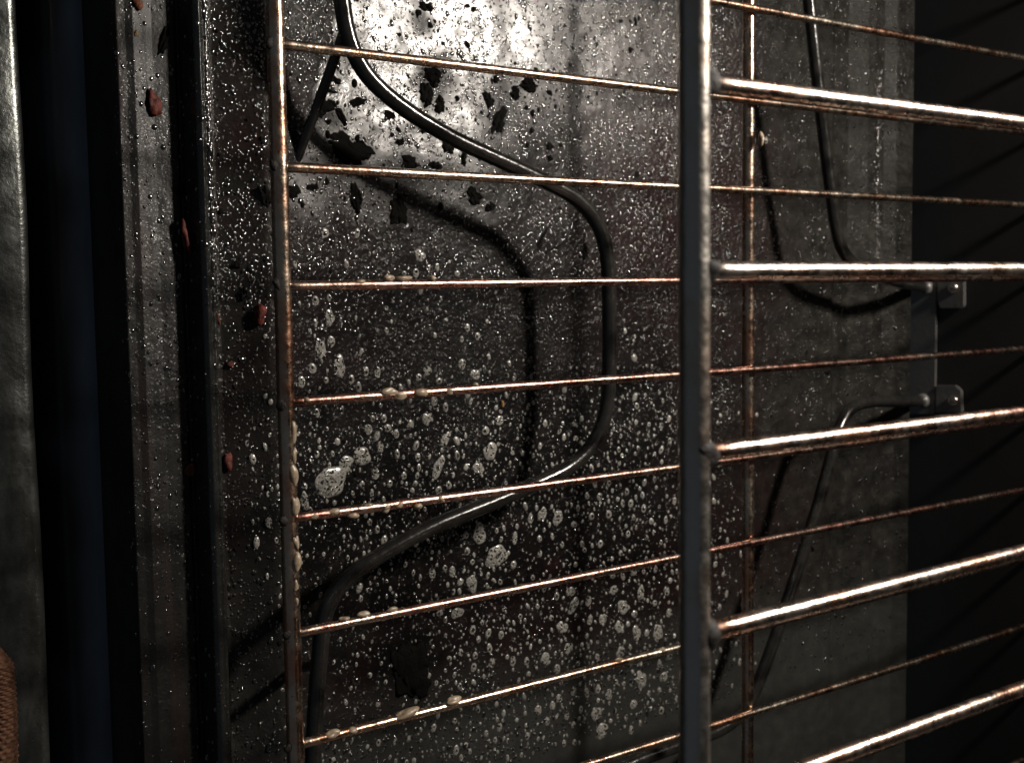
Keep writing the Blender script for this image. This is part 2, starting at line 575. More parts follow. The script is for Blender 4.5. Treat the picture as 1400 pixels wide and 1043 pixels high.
# front frame: the enamel lip, tinted with bluish room light, below the floor's front edge and the black gap before the door
xe = fx(164)
prof = [(fx(-60), -0.075), (fx(60), -0.075)]
o = sheet('door_gap', prof + [(fx(140), -0.072)], M_BLACK)  # sheet blackened as the gap's shade
o['kind'] = 'structure'
a0, a1 = at(84, 500, -0.03).x, at(163, 500, -0.03).x
prof = [(a0 - 0.001, -0.072), (a0, -0.040), (a0 + 0.001, -0.034)]
for k in range(1, 12):
    t = k / 12
    prof.append((a0 + 0.001 + (a1 - a0 - 0.001) * t, -0.0335 + 0.004 * math.sin(t * 2.4)))
prof += [(a1 + 0.001, -0.034), (a1 + 0.002, -0.05), (xe + 0.008, -0.05)]
o = sheet('front_frame', prof, M_BLUE, ny=120)
co = np.array([v.co[:] for v in o.data.vertices])
t = (co[:, 0] - a0) / (a1 - a0)
edge_shade = np.clip(1.15 - 2.6 * t, 0, 1) + np.clip((t - 0.8) / 0.2, 0, 1) * 0.8  # fade to black toward gap and groove, shade put into the colour
edge_shade = np.clip(edge_shade + (vnoise(co[:, 0], co[:, 1], 60, 31) - 0.5) * 0.5, 0, 1)
add_attr(o.data, 'edge_shade', edge_shade)
o['kind'] = 'structure'
# ------------------------------------------------------------------ oven door edge
door = thing('oven_door', 'stained bare steel edge of the open oven door beyond the black gap', 'oven door', at(20, 520, 0))
inv = Matrix.Translation(-door.location)
V, F = [], []
edge = [(-0.46, -0.03), (-0.46, 0.0), (-0.06, 0.0), (-0.012, 0.0), (-0.0035, 0.0004), (-0.0012, -0.0002), (-0.0002, -0.0016), (0.0, -0.012), (0.0, -0.03)]
ny = 80
for (dx, dz) in edge:
    for k in range(ny):
        y = YMIN + (YMAX - YMIN) * k / (ny - 1)
        e = fx(47) - door.location.x
        V.append((e + dx + 0.0004 * math.sin(y * 40), y - door.location.y, dz + 0.0004 * math.sin(y * 60 + dx * 90)))
for i in range(len(edge) - 1):
    for k in range(ny - 1):
        F.append((i * ny + k, (i + 1) * ny + k, (i + 1) * ny + k + 1, i * ny + k + 1))
link('door_panel', mesh_from('door_panel', V, F), M_DOOR, door)
# woven rope at the lower left corner
V, F = [], []
pts = smooth_path([at(-9, 880, 0.007), at(-3, 915, 0.007), at(0, 950, 0.007), at(2, 995, 0.007), at(3, 1060, 0.007), at(2, 1110, 0.007)], 40)
seg, rr = 40, 0.0052
for i, p in enumerate(pts):
    taper = min(1.0, 0.25 + i / 45)
    for k in range(seg):
        a = 2 * math.pi * k / seg
        wv = 0.00042 * math.sin(k / seg * 2 * math.pi * 10 + (math.pi if (i // 4) % 2 else 0)) + 0.00022 * math.sin(i * math.pi / 2)
        r_ = (rr + wv) * taper
        V.append((p.x + math.cos(a) * r_, p.y, p.z + math.sin(a) * r_))
for i in range(len(pts) - 1):
    for k in range(seg):
        F.append((i * seg + k, i * seg + (k + 1) % seg, (i + 1) * seg + (k + 1) % seg, (i + 1) * seg + k))
rope = link('woven_rope', mesh_from('woven_rope', V, F), M_ROPE)
tag(rope, 'orange brown woven fibre rope lying on the door edge in the lower left corner', 'rope')

# ------------------------------------------------------------------ heating element
ZE = 0.035
elem = thing('heating_element', 'dark bent tubular heating element above the oven floor with terminals in the back wall', 'heating element', at(830, 460, 0))


def loc(pts, root):
    return [Vector(p) - Vector(root.location) for p in pts]


ctrl = [(462, -190), (458, -110), (460, -60), (466, -10), (475, 45), (492, 88), (520, 122), (565, 157), (625, 192), (690, 222), (745, 248),
        (785, 270), (811, 297), (826, 330), (832, 375), (833, 430), (833, 500), (829, 560), (812, 604), (780, 637), (735, 660), (670, 688),
        (600, 716), (545, 744), (495, 775), (460, 808), (443, 845), (437, 900), (432, 960), (428, 1040), (424, 1130), (421, 1200)]
pts = smooth_path([at(x, y, ZE) for x, y in ctrl], 6)
link('heating_tube', tube_mesh('heating_tube', loc(pts, elem), 0.0034, 16), M_ELEM, elem)
wall_z = 0.028
ctrl = [at(1098, -110, ZE), at(1104, -20, ZE), at(1111, 50, ZE), at(1122, 150, ZE), at(1133, 240, ZE), at(1143, 310, ZE), at(1152, 342, ZE - .001),
        at(1170, 362, ZE - .002), at(1200, 376, ZE - .004), at(1235, 387, ZE - .006), on_x(1264, 393, XW - 0.004)]
link('heating_tube', tube_mesh('heating_tube', loc(smooth_path(ctrl, 6), elem), 0.0033, 16), M_ELEM, elem)
ctrl = [on_x(1260, 548, XW - 0.004), at(1230, 549, ZE - .006), at(1195, 549, ZE - .004), at(1168, 556, ZE - .002), at(1152, 575, ZE - .001), at(1140, 610, ZE), at(1118, 690, ZE),
        at(1090, 780, ZE), at(1060, 870, ZE), at(1040, 925, ZE), at(1018, 970, ZE), at(985, 997, ZE), at(930, 1018, ZE), at(860, 1045, ZE), at(790, 1085, ZE)]
link('heating_tube', tube_mesh('heating_tube', loc(smooth_path(ctrl, 6), elem), 0.0033, 16), M_ELEM, elem)
for (px, py) in ((1264, 393), (1260, 548)):
    p = on_x(px, py, XW - 0.004)
    me = tube_mesh('collar', loc([p, p + Vector((0.0035, 0, 0))], elem), 0.0045, 16)
    link('collar', me, M_PLATE, elem)
# thin wire legs that prop the tube on the floor
for (a, b) in (((476, 28, ZE - 0.003), (400, 232, 0.0025)), ((437, 905, ZE - 0.003), (395, 915, 0.002))):
    p, q = at(*a), at(*b)
    me = tube_mesh('support_leg', loc(smooth_path([p, p.lerp(q, .5) + Vector((0, 0, .001)), q], 8), elem), 0.0021, 12)
    link('support_leg', me, M_ELEM, elem)


# mounting bracket on the wall, its tabs and screws
def slab(name, corners, x, th, m, parent, root):
    """plate on the wall from a list of (y,z) corners, bevelled"""
    bm = bmesh.new()
    vs = [bm.verts.new((x, y, z)) for y, z in corners]
    f = bm.faces.new(vs)
    r = bmesh.ops.extrude_face_region(bm, geom=[f])
    for v in r['geom']:
        if isinstance(v, bmesh.types.BMVert):
            v.co.x -= th
    bmesh.ops.recalc_face_normals(bm, faces=bm.faces)
    bmesh.ops.bevel(bm, geom=list(bm.edges), offset=th * 0.3, segments=2, affect='EDGES')
    bmesh.ops.translate(bm, verts=bm.verts, vec=-Vector(root.location))
    me = bpy.data.meshes.new(name)
    bm.to_mesh(me)
    bm.free()
    return link(name, me, m, parent, smooth=False)


br = thing('mounting_bracket', 'dark steel plate with two screwed tabs holding the element ends on the black back wall', 'bracket', on_x(1262, 470, XW))


def yz(px, py, X=XW):
    p = on_x(px, py, X)
    return (p.y, p.z)


slab('plate', [yz(1240, 384), yz(1283, 386), yz(1281, 566), yz(1240, 566)], XW - 0.0003, 0.0016, M_PLATE, br, br)
slab('tab', [yz(1284, 384), yz(1322, 384), yz(1322, 418), yz(1318, 422), yz(1288, 422), yz(1284, 410)], XW - 0.0004, 0.0022, M_PLATE, br, br)
slab('tab', [yz(1282, 526), yz(1310, 526), yz(1318, 533), yz(1319, 564), yz(1282, 564)], XW - 0.0004, 0.0022, M_PLATE, br, br)
for (px, py) in ((1303, 394), (1303, 548)):
    p = on_x(px, py, XW - 0.003)
    bm = bmesh.new()
    bmesh.ops.create_uvsphere(bm, u_segments=18, v_segments=9, radius=0.0034)
    for v in bm.verts:
        v.co.z *= 0.6
        if abs(v.co.x) < 0.0005 and v.co.z > 0.0008:
            v.co.z -= 0.0006
    me = bpy.data.meshes.new('screw')
    bm.to_mesh(me)
    bm.free()
    s = link('screw', me, M_SCREW, br)
    s.rotation_euler = (0, -math.pi / 2, 0.2)
    s.location = p - Vector(br.location)

# ------------------------------------------------------------------ the two wire racks
ZA, ZB = 0.08239, 0.26931
XA, XB, XC = 0.17404, 0.18322, 0.40632
rackA = thing('wire_rack', 'lower rusty oven rack with thin coppery wires just above the heating element', 'oven rack', (XA, 0, ZA), 'oven racks')
rackB = thing('wire_rack', 'upper oven rack nearest the viewer with one thick dark rod and bright bars', 'oven rack', (XB, 0, ZB), 'oven racks')


def wavy(p, q, n, amp):
    p, q = Vector(p), Vector(q)
    ph = random.uniform(0, 6)
    out = []
    for i in range(n + 1):
        t = i / n
        o_ = p.lerp(q, t)
        o_.y += amp * math.sin(t * 5 + ph) if abs((q - p).x) > abs((q - p).y) else 0
        o_.z += amp * 0.6 * math.sin(t * 7 + ph * 2)
        out.append(o_)
    return out


link('front_rod', tube_mesh('front_rod', loc(wavy((XA, YMIN + .02, ZA), (XA, YMAX - .02, ZA), 60, 0.0002), rackA), 0.0030, 18, 0.02), M_WIRE, rackA)
link('cross_rod', tube_mesh('cross_rod', loc(wavy((XC, YMIN + .02, ZA - .0044), (XC, YMAX - .02, ZA - .0044), 60, 0.0002), rackA), 0.0028, 18, 0.02), M_WIRE, rackA)
for i in range(-2, 12):
    y = 0.12167 - 0.04 * i
    if abs(y) > 0.3:
        continue
    o = link('cross_wire', tube_mesh('cross_wire', loc(wavy((XA - .001, y, ZA + .0005), (XW - 0.001, y, ZA + .0005), 70, 0.00025), rackA), 0.00175, 12, 0.05), M_COPPER if 3 <= i <= 6 else M_WIRE, rackA)
    me = lump_mesh('weld', 0.0023, (1.25, 0.95, 0.55), 0.25, 3, i + 50)
    s = link('weld', me, M_WELD, o)
    s.location = Vector((XA - 0.0012, y, ZA + 0.0012)) - Vector(rackA.location)
link('front_rod', tube_mesh('front_rod', loc(wavy((XB, YMIN + .02, ZB), (XB, YMAX - .02, ZB), 60, 0.0001), rackB), 0.0034, 22, 0.01), M_ROD, rackB)
XCB = at(565, 150).x * (CAM_H + ZB) / CAM_H
link('cross_rod', tube_mesh('cross_rod', loc(wavy((XCB, YMIN + .02, ZB - .0048), (XCB, YMAX - .02, ZB - .0048), 60, 0.0001), rackB), 0.0033, 18, 0.01), M_ROD, rackB)
for i in range(-4, 8):
    y = 0.04314 - 0.04 * i
    if abs(y) > 0.26:
        continue
    o = link('cross_bar', tube_mesh('cross_bar', loc(wavy((XB + .0012, y, ZB + .0004), (XW - 0.012, y, ZB + .0004), 50, 0.0002), rackB), 0.0021, 16, 0.012), M_BAR, rackB)
    me = lump_mesh('weld', 0.0030, (1.2, 1.05, 0.7), 0.25, 3, i + 90)
    s = link('weld', me, M_WELD, o)
    s.location = Vector((XB + 0.0024, y, ZB + 0.0016)) - Vector(rackB.location)

# ------------------------------------------------------------------ fine droplets that nobody could count
def dome_template(seg=7):
    V = [(0, 0, 1.0)]
    for r, z in ((0.55, 0.82), (0.88, 0.42), (1.0, -0.1)):
        for k in range(seg):
            a = 2 * math.pi * (k + 0.5 * (z < 0.5)) / seg
            V.append((math.cos(a) * r, math.sin(a) * r, z))
    T = [(0, 1 + k, 1 + (k + 1) % seg) for k in range(seg)]
    Qd = []
    for ring in range(2):
        s0 = 1 + ring * seg
        for k in range(seg):
            Qd.append((s0 + k, s0 + seg + k, s0 + seg + (k + 1) % seg, s0 + (k + 1) % seg))
    return np.array(V), np.array(Qd), np.array(T)


TV, TQ, TT = dome_template()


def scatter(name, x, y, r, hgt, m, stretch=None, dz=0.0):
    n = len(x)
    z = floor_z(x, y) + dz
    st = np.ones(n) if stretch is None else stretch
    ang = rng.normal(0, 0.35, n)
    lx = TV[None, :, 0] * (r / np.sqrt(st))[:, None]
    ly = TV[None, :, 1] * (r * np.sqrt(st))[:, None]
    X = x[:, None] + lx * np.cos(ang)[:, None] - ly * np.sin(ang)[:, None]
    Y = y[:, None] + lx * np.sin(ang)[:, None] + ly * np.cos(ang)[:, None]
    Z = z[:, None] + TV[None, :, 2] * (r * hgt)[:, None]
    V = np.stack([X, Y, Z], -1).reshape(-1, 3)
    off = (np.arange(n) * len(TV))[:, None, None]
    return link(name, big_mesh(name, V, (TQ[None] + off).reshape(-1, 4), (TT[None] + off).reshape(-1, 3)), m)


def spread(n, x0, x1, dens):
    """rejection sampling on the floor"""
    X, Y = [], []
    tot = 0
    while tot < n:
        x = rng.uniform(x0, x1, 40000)
        y = rng.uniform(-0.23, 0.19, 40000)
        k = rng.random(40000) < dens(x, y)
        X.append(x[k])
        Y.append(y[k])
        tot += k.sum()
    return np.concatenate(X)[:n], np.concatenate(Y)[:n]


def dens_drop(x, y):
    p = 0.25 + 0.75 * vnoise(x, y, 45, 21) * (0.4 + vnoise(x, y, 140, 22))
    p = np.where(x > fx(1000), p * 0.28, p)
    p = np.where(x < fx(300), p * 0.22, p)
    p = p * np.clip((y + 0.19) / 0.12, 0.5, 1)
    return np.clip(p, 0, 1)


x, y = spread(44000, fx(170), fx(1216), dens_drop)
r = np.clip(rng.lognormal(math.log(0.00045), 0.42, len(x)), 0.00022, 0.0014)
nb_ = 1000
pick = rng.random(nb_)
bx = np.where(pick < 0.3, fx(282.5), np.where(pick < 0.68, fx(289.5), fx(1193))) + rng.normal(0, 0.00035, nb_) * np.where(pick < 0.68, 1, 4)  # extra droplets added as glints along the bead and cove highlights
by = rng.uniform(at(285, 420).y, at(285, -40).y, nb_)
x, y = np.concatenate([x, bx]), np.concatenate([y, by])
r = np.concatenate([r, np.clip(rng.lognormal(math.log(0.0006), 0.4, nb_), 0.0003, 0.0014)])
st = np.concatenate([rng.uniform(0.8, 1.7, len(x) - nb_), rng.uniform(1.5, 3.5, nb_)])
o = scatter('grease_droplets', x, y, r, rng.uniform(0.26, 0.45, len(x)), M_DROP, st)
tag(o, 'countless tiny wet grease droplets sparkling all over the oven floor', 'grease droplets', None, 'stuff')


def dens_foam(x, y):
    p = np.maximum.reduce([ell(x, y, 640, 650, 270, 130, 0.45), ell(x, y, 770, 850, 190, 180, 0.5), 0.8 * ell(x, y, 880, 690, 80, 160, 0.6), 0.75 * ell(x, y, 750, 960, 230, 110, 0.5),
                           0.22 * ell(x, y, 470, 470, 130, 110, 0.9), 0.15 * ell(x, y, 1010, 820, 60, 240, 0.8)])
    return np.clip(p, 0, 1)


def thin_out(x, y, r, gap):
    """drop every speck that would touch an earlier one"""
    keep = []
    cell = {}
    for i in range(len(x)):
        c = (int(x[i] / 0.004), int(y[i] / 0.004))
        ok = True
        for a in (-1, 0, 1):
            for b_ in (-1, 0, 1):
                for q in cell.get((c[0] + a, c[1] + b_), ()):
                    if (x[i] - q[0]) ** 2 + (y[i] - q[1]) ** 2 < (r[i] * 1.15 + q[2] + gap) ** 2:
                        ok = False
        if ok:
            keep.append(i)
            cell.setdefault(c, []).append((x[i], y[i], r[i]))
    return np.array(keep)


BLOBS = '''458,500,22,28 442,657,50,46 465,634,30,22 490,623,29,28 585,573,17,20 594,548,12,15 610,557,9,14 501,587,14,16 529,585,12,12 541,593,9,13
519,611,11,17 511,647,13,18 599,639,15,38 609,601,12,28 600,670,12,12 532,661,10,10 614,663,9,13 652,640,14,16 516,509,10,17 477,518,10,13
499,508,10,14 488,529,9,16 586,507,15,13 574,516,10,11 633,498,13,16 651,512,16,17 602,521,11,9 407,682,13,24 403,521,11,17 419,503,12,14
561,581,12,15 524,572,10,12 508,572,8,10 425,563,8,13 552,650,9,11 571,625,9,12 492,662,8,12 506,673,7,11 478,673,6,8 439,519,8,10
360,711,12,16 575,349,16,19 570,373,10,14 587,366,7,10 599,365,7,12 627,374,9,10 443,434,18,22 423,411,11,14 430,475,17,27 446,467,14,17
486,319,8,14 437,319,12,14 423,441,7,12 641,448,9,12 655,460,10,12 671,617,24,27 684,575,16,15 665,589,13,13 656,640,14,20
821,679,10,13 804,678,8,12 815,662,8,12 834,661,9,11 872,555,9,11 848,615,7,10 879,677,9,13 858,672,9,12 863,688,11,14 852,688,8,13
881,695,11,14 764,708,20,23 727,709,9,18 743,703,16,22 833,703,12,14 810,706,11,11 867,707,8,10 924,685,8,14 896,655,8,10 896,622,7,10
912,711,8,14 786,717,12,10 658,730,22,34 681,761,38,36 647,799,18,28 706,736,10,20 781,809,18,16 785,828,17,27 806,822,12,18 770,858,22,20
808,848,11,18 826,848,14,22 778,887,17,20 747,901,18,22 841,807,20,14 854,830,27,23 878,810,16,24 913,808,12,18 916,838,12,16 849,858,16,26
872,866,16,28 901,866,20,32 877,929,24,30 908,925,16,18 850,892,20,18 762,915,14,16 785,945,12,15 803,947,10,18 819,942,10,16 834,950,13,20
765,955,12,15 867,963,17,15 905,971,12,14 737,971,14,16 776,978,10,16 816,976,20,24 824,999,26,24 864,998,10,16 795,970,8,14 684,994,10,14
722,1006,9,12 772,1016,8,12 786,1015,9,11 673,906,12,16 702,904,11,17 721,904,10,13 648,912,11,14 670,886,10,15 647,861,11,15 686,868,11,13
696,851,8,9 655,874,8,11 712,843,8,9 650,896,9,12 660,851,7,9 755,845,9,10 681,726,7,9 839,787,11,10 867,782,16,13 897,825,10,11
849,756,8,10 762,815,10,13 818,899,10,13 791,907,9,9 916,897,13,12 902,907,10,13 854,935,8,9 888,948,8,11 902,943,8,10 925,955,7,13
666,1003,8,11 678,1012,8,10 655,970,8,12 749,986,10,14 785,991,9,11 857,981,7,12 834,927,7,10 844,932,7,9 592,784,12,16 610,777,8,9
620,782,11,18 641,754,10,12 639,732,10,11 648,769,8,9 603,838,15,10 626,838,22,16 490,817,8,10 514,858,7,7 503,713,8,10 468,957,7,10
623,986,8,10 638,1019,9,9 629,938,8,10 615,900,9,8 985,830,9,12 995,812,8,14 1000,880,8,12 1012,905,8,14 990,785,7,10 1048,192,9,12
980,905,7,10 1002,845,7,9 986,760,7,9 912,770,8,10 905,742,7,9 885,735,8,9 770,745,8,10 800,752,8,9 730,790,8,10 745,805,9,11'''
blobs = [tuple(int(v) for v in t.split(',')) for t in BLOBS.split()]
BLOB_XY = [(at(q[0], q[1]).x, at(q[0], q[1]).y, (q[2] * 0.4 + q[3] * 0.6) / 2 / 3350) for q in blobs]
x, y = spread(4200, fx(330), fx(1040), dens_foam)
r = np.clip(rng.lognormal(math.log(0.00072), 0.48, len(x)), 0.00035, 0.0021)
x, y, r = np.concatenate([[q[0] for q in BLOB_XY], x]), np.concatenate([[q[1] for q in BLOB_XY], y]), np.concatenate([[q[2] for q in BLOB_XY], r])
k = thin_out(x, y, r, 0.0003)
k = k[k >= len(BLOB_XY)]
x, y, r = x[k], y[k], r[k]
st = rng.uniform(1.0, 1.9, len(x))
o = scatter('foam_specks', x, y, r, rng.uniform(0.2, 0.3, len(x)), M_FOAM, st)
big = (r > 0.0006) & (rng.random(len(r)) < 0.6)
ob = scatter('foam_speck_bubbles', x[big] + r[big] * rng.uniform(-.25, .25, big.sum()), y[big] + r[big] * rng.uniform(-.2, .4, big.sum()), r[big] * rng.uniform(.3, .55, big.sum()), np.full(big.sum(), 0.6), M_BUB, st[big], dz=0.00014)
tag(ob, 'tiny clear bubbles set in the grey foam specks on the burnt floor', 'foam bubbles', None, 'stuff')
tag(o, 'fine spray of tiny grey foam specks across the burnt part of the floor', 'foam specks', None, 'stuff')
x, y = spread(900, fx(300), fx(1100), lambda x, y: np.clip(ell(x, y, 620, 90, 280, 160, 0.9) + 0.08, 0, 1))
r = np.clip(rng.lognormal(math.log(0.0005), 0.5, len(x)), 0.0003, 0.0018)
o = scatter('char_specks', x, y, r, rng.uniform(0.3, 0.7, len(x)), M_CHAR, rng.uniform(0.6, 1.6, len(x)))
tag(o, 'fine black char specks peppered over the bright clean patch of floor', 'char specks', None, 'stuff')

# ------------------------------------------------------------------ foam blobs, one by one
BIG_LABELS = {
    (442, 657): 'largest frothy foam patch, full of tiny bubbles, near the lower front rod',
    (465, 634): 'small frothy lobe at the upper right end of the largest foam patch',
    (490, 623): 'round frothy foam blob just right of the largest foam patch',
    (458, 500): 'egg shaped bubbly foam blob above the fourth thin wire near the front rod',
    (599, 639): 'long slanting sausage of bubbly foam left of the element shadow',
    (609, 601): 'narrow slanting streak of foam above the long sausage of foam',
    (671, 617): 'large round pale foam blob just left of the long dark element shadow',
    (575, 349): 'bright white foam blob alone above the third thin wire',
    (658, 730): 'tall bean shaped foam blob left of the notched round foam blob',
    (681, 761): 'large round foam blob with a bite notched out of its lower side',
    (647, 799): 'frothy white foam patch touching the wire below the notched foam blob',
    (764, 708): 'plump round foam blob beside a tall faint one under the element bend',
    (743, 703): 'faint thin foam smear left of a plump round foam blob',
    (854, 830): 'widest grey foam patch among the dense blobs left of the thick rod',
    (878, 810): 'pointed foam blob leaning right beside the widest grey foam patch',
    (901, 866): 'tattered yellowish foam clump next to the thick rod above the seventh wire',
    (877, 929): 'large oval pitted foam blob near the thick rod below the seventh wire',
    (824, 999): 'kidney shaped foam blob with a dark dent near the bottom of the picture',
    (816, 976): 'round foam blob sitting on top of the kidney shaped one',
    (747, 901): 'yellowish pitted foam blob left of a smooth pale one',
    (778, 887): 'smooth pale round foam blob above the seventh wire',
    (430, 475): 'drop shaped bubbly foam blob in the left column above the egg shaped one',
    (407, 682): 'foam blob pressed against the right side of the lower front rod',
    (360, 711): 'lone glassy foam blob left of the lower front rod',
    (1048, 192): 'small pale blob stuck beside the lower cross rod near the top right',
    (785, 828): 'slanting double lobed foam blob in the middle of the dense blobs',
    (770, 858): 'broad three cornered foam blob left of the dense blobs',
    (849, 858): 'curved smear of foam hanging below the widest grey foam patch',
    (872, 866): 'faint purplish foam smear left of the tattered yellowish clump',
}
WIRES = [(62, .1157), (228, .0542), (388, -.0105), (548, -.0707), (712, -.140), (868, -.2005), (1024, -.262)]
ORD = ['first', 'second', 'third', 'fourth', 'fifth', 'sixth', 'seventh']


def blob_mesh(w, h, seed, bubbles):
    rr = random.Random(seed)
    seg = 12 if w * h < 260 else 26
    prof = [(0.0, 1.0), (0.35, 0.93), (0.65, 0.74), (0.87, 0.42), (0.98, 0.1), (1.0, -0.12)]
    k1, k2, k3 = rr.uniform(0, 6), rr.uniform(0, 6), rr.uniform(0, 6)
    irr = 0.045 if w * h < 260 else 0.11
    hz = 0.17 * min(w, h) / 2 + 0.4
    V = [(0, 0, hz)]
    for r_, z_ in prof[1:]:
        for k in range(seg):
            a = 2 * math.pi * k / seg
            d = 1 + irr * (math.sin(2 * a + k1) + 0.7 * math.sin(3 * a + k2) + 0.6 * math.sin(5 * a + k3)) * r_
            V.append((math.cos(a) * r_ * d * w / 2, math.sin(a) * r_ * d * h / 2, z_ * hz * (1 + 0.12 * math.sin(a * 4 + k2))))
    F = [(0, 1 + k, 1 + (k + 1) % seg) for k in range(seg)]
    for i in range(len(prof) - 2):
        s0 = 1 + i * seg
        for k in range(seg):
            F.append((s0 + k, s0 + seg + k, s0 + seg + (k + 1) % seg, s0 + (k + 1) % seg))
    mi = [0] * len(F)
    nb = (1 if w * h < 170 else max(3, int(w * h / 24))) if bubbles else 0
    for _ in range(nb):
        a, q = rr.uniform(0, 6.28), math.sqrt(rr.random()) * (0.3 if nb == 1 else 0.8)
        bx, by = math.cos(a) * q * w / 2, math.sin(a) * q * h / 2
        bz = hz * (1 - q * q * 0.75)
        br_ = (rr.uniform(0.7, 1.5) if rr.random() < 0.75 else rr.uniform(1.5, 2.6)) if nb > 1 else min(w, h) * rr.uniform(0.18, 0.3)
        o0 = len(V)
        for v in TV:
            V.append((bx + v[0] * br_, by + v[1] * br_, bz - br_ * 0.15 + v[2] * br_ * 0.6))
        for q4 in TQ:
            F.append(tuple(int(i) + o0 for i in q4))
            mi.append(1)
        for t3 in TT:
            F.append(tuple(int(i) + o0 for i in t3))
            mi.append(1)
    S = 1 / 3150.0
    me = mesh_from('foam_blob', [(x * S, y * S, z * S) for x, y, z in V], F)
    me.materials.append(M_FOAM)
    me.materials.append(M_BUB)
    me.polygons.foreach_set('material_index', mi)
    return me


ELEM_X = [(0, 640), (250, 750), (330, 828), (560, 829), (640, 775), (700, 640), (760, 520), (850, 442), (1043, 428)]
for k, (px, py, w_, h_) in enumerate(blobs):
    o = link('foam_blob', blob_mesh(w_, h_, k, True))
    o.location = floor_pt(px, py)
    o.rotation_euler = (0, 0, -0.6 if (px, py) in ((599, 639), (609, 601), (785, 828)) else (0.55 if (px, py) == (849, 858) else random.uniform(-0.25, 0.25)))
    lab = BIG_LABELS.get((px, py))
    if not lab:
        n = sum(1 for c0, s0 in WIRES if py > c0 + s0 * (px - 380))
        row = ('above the first thin wire' if n == 0 else f'below the {ORD[n - 1]} thin wire' if n == 7 else f'between the {ORD[n - 1]} and {ORD[n]} thin wires')
        colm = 'far left' if px < 480 else 'left' if px < 560 else 'centre left' if px < 640 else 'centre' if px < 720 else 'centre right' if px < 800 else 'right' if px < 860 else 'beside the thick rod' if px < 940 else 'behind the thick rod'
        size = 'tiny' if w_ * h_ < 85 else 'small' if w_ * h_ < 150 else 'medium' if w_ * h_ < 260 else 'large'
        shape = 'tall' if h_ > 1.45 * w_ else 'round' if h_ < 1.2 * w_ else 'oval'
        lab = f'{size} {shape} foam blob {row}, {colm}'
    tag(o, lab, 'foam blob', 'foam blobs on the oven floor')

# cream beads of dried foam clinging to the lower rack
def wire_y(i):
    return 0.12167 - 0.04 * i


BEADS = [(530, 381, 16, 7), (552, 380, 20, 7), (590, 381, 12, 7), (532, 536, 18, 10), (546, 541, 16, 9), (577, 538, 20, 10), (614, 534, 14, 8), (650, 528, 10, 7),
         (398, 590, 8, 30), (399, 622, 8, 22), (399, 650, 11, 28), (398, 690, 12, 24), (401, 738, 9, 20), (401, 768, 10, 24), (401, 800, 7, 14), (402, 822, 6, 12),
         (455, 700, 18, 8), (483, 705, 12, 7), (505, 691, 12, 6), (526, 695, 13, 9), (545, 690, 11, 7), (572, 690, 13, 9), (602, 682, 11, 7), (625, 680, 8, 6),
         (470, 846, 12, 6), (497, 840, 16, 7), (535, 833, 16, 6), (455, 1003, 18, 8), (482, 997, 12, 7), (556, 975, 34, 11), (620, 957, 24, 9), (418, 547, 12, 8),
         (493, 385, 14, 6), (430, 706, 14, 7), (1041, 190, 9, 22), (845, 902, 12, 6), (905, 888, 10, 6)]
for k, (px, py, w_, h_) in enumerate(BEADS):
    p = at(px + (3 if h_ > w_ and px < 900 else 0), py, ZA + (0.0022 if h_ > w_ else 0.0014))
    d = (ZA - 0.0 + 0.0) and (CAM_H - ZA)
    s = d / F_PX * 1.3
    me = lump_mesh('foam_bead', 1.0, (w_ * s / 2, h_ * s / 2, min(w_, h_) * s / 2), 0.3, 3, 300 + k)
    o = link('foam_bead', me, M_CREAM)
    o.location = p
    if w_ > h_:
        o.rotation_euler = (0, 0, 0.0)
    n = min(range(7), key=lambda i: abs(py - WIRES[i][0] - WIRES[i][1] * (px - 380)))
    if h_ > w_:
        where = 'the lower cross rod at the upper right' if px > 900 else 'the front rod ' + ('between the fourth and fifth wires' if py < 712 else 'between the fifth and sixth wires')
        lab = f'long cream foam bead clinging to {where}'
        if px < 900:
            lab += {590: ', topmost', 622: ', second from top', 650: ', third from top', 690: ', lowest', 738: ', topmost', 768: ', second from top', 800: ', third from top', 822: ', lowest'}[py]
    else:
        mates = sorted(q[0] for q in BEADS if q[2] >= q[3] and min(range(7), key=lambda i: abs(q[1] - WIRES[i][0] - WIRES[i][1] * (q[0] - 380))) == n)
        j = mates.index(px)
        nth = (ORD + ['eighth', 'ninth', 'tenth'])[j]
        lab = f'cream foam bead clinging to the {ORD[n]} thin wire, {nth} from the front rod'
    lab = lab.replace('cream foam bead clinging to the front rod', 'foam bead on the front rod').replace('long cream foam bead', 'long foam bead').replace('long foam bead on', 'long foam bead on')
    tag(o, lab, 'foam bead', 'foam beads clinging to the lower rack')

# ------------------------------------------------------------------ crumbs and char flakes, one by one
CRUMBS = [(205, 140, 20, 38, M_RED, 'large pale red food crumb on the front step'), (185, 8, 13, 15, M_ORANGE, 'brown red crumb at the top of the front step'),
          (183, 47, 6, 8, M_YELLOW, 'tiny yellow crumb on the front step near the top'), (249, 328, 15, 50, M_RED, 'long dark red crumb strip lying beside the raised bead'),
          (347, 432, 24, 26, M_RED, 'round glossy red crumb on the floor left of the front rod'), (314, 498, 13, 11, M_RED, 'small dull red crumb below the round glossy red one'),
          (260, 640, 14, 26, M_ORANGE, 'orange brown crumb against the raised bead low on the front step'), (297, 436, 6, 20, M_ORANGE, 'thin tan sliver of crust beside the raised bead'),
          (688, 552, 8, 12, M_YELLOW, 'tiny straw coloured crumb right of the element shadow'), (310, 632, 16, 30, M_RED, 'dark wet red smear of food right of the raised bead')]
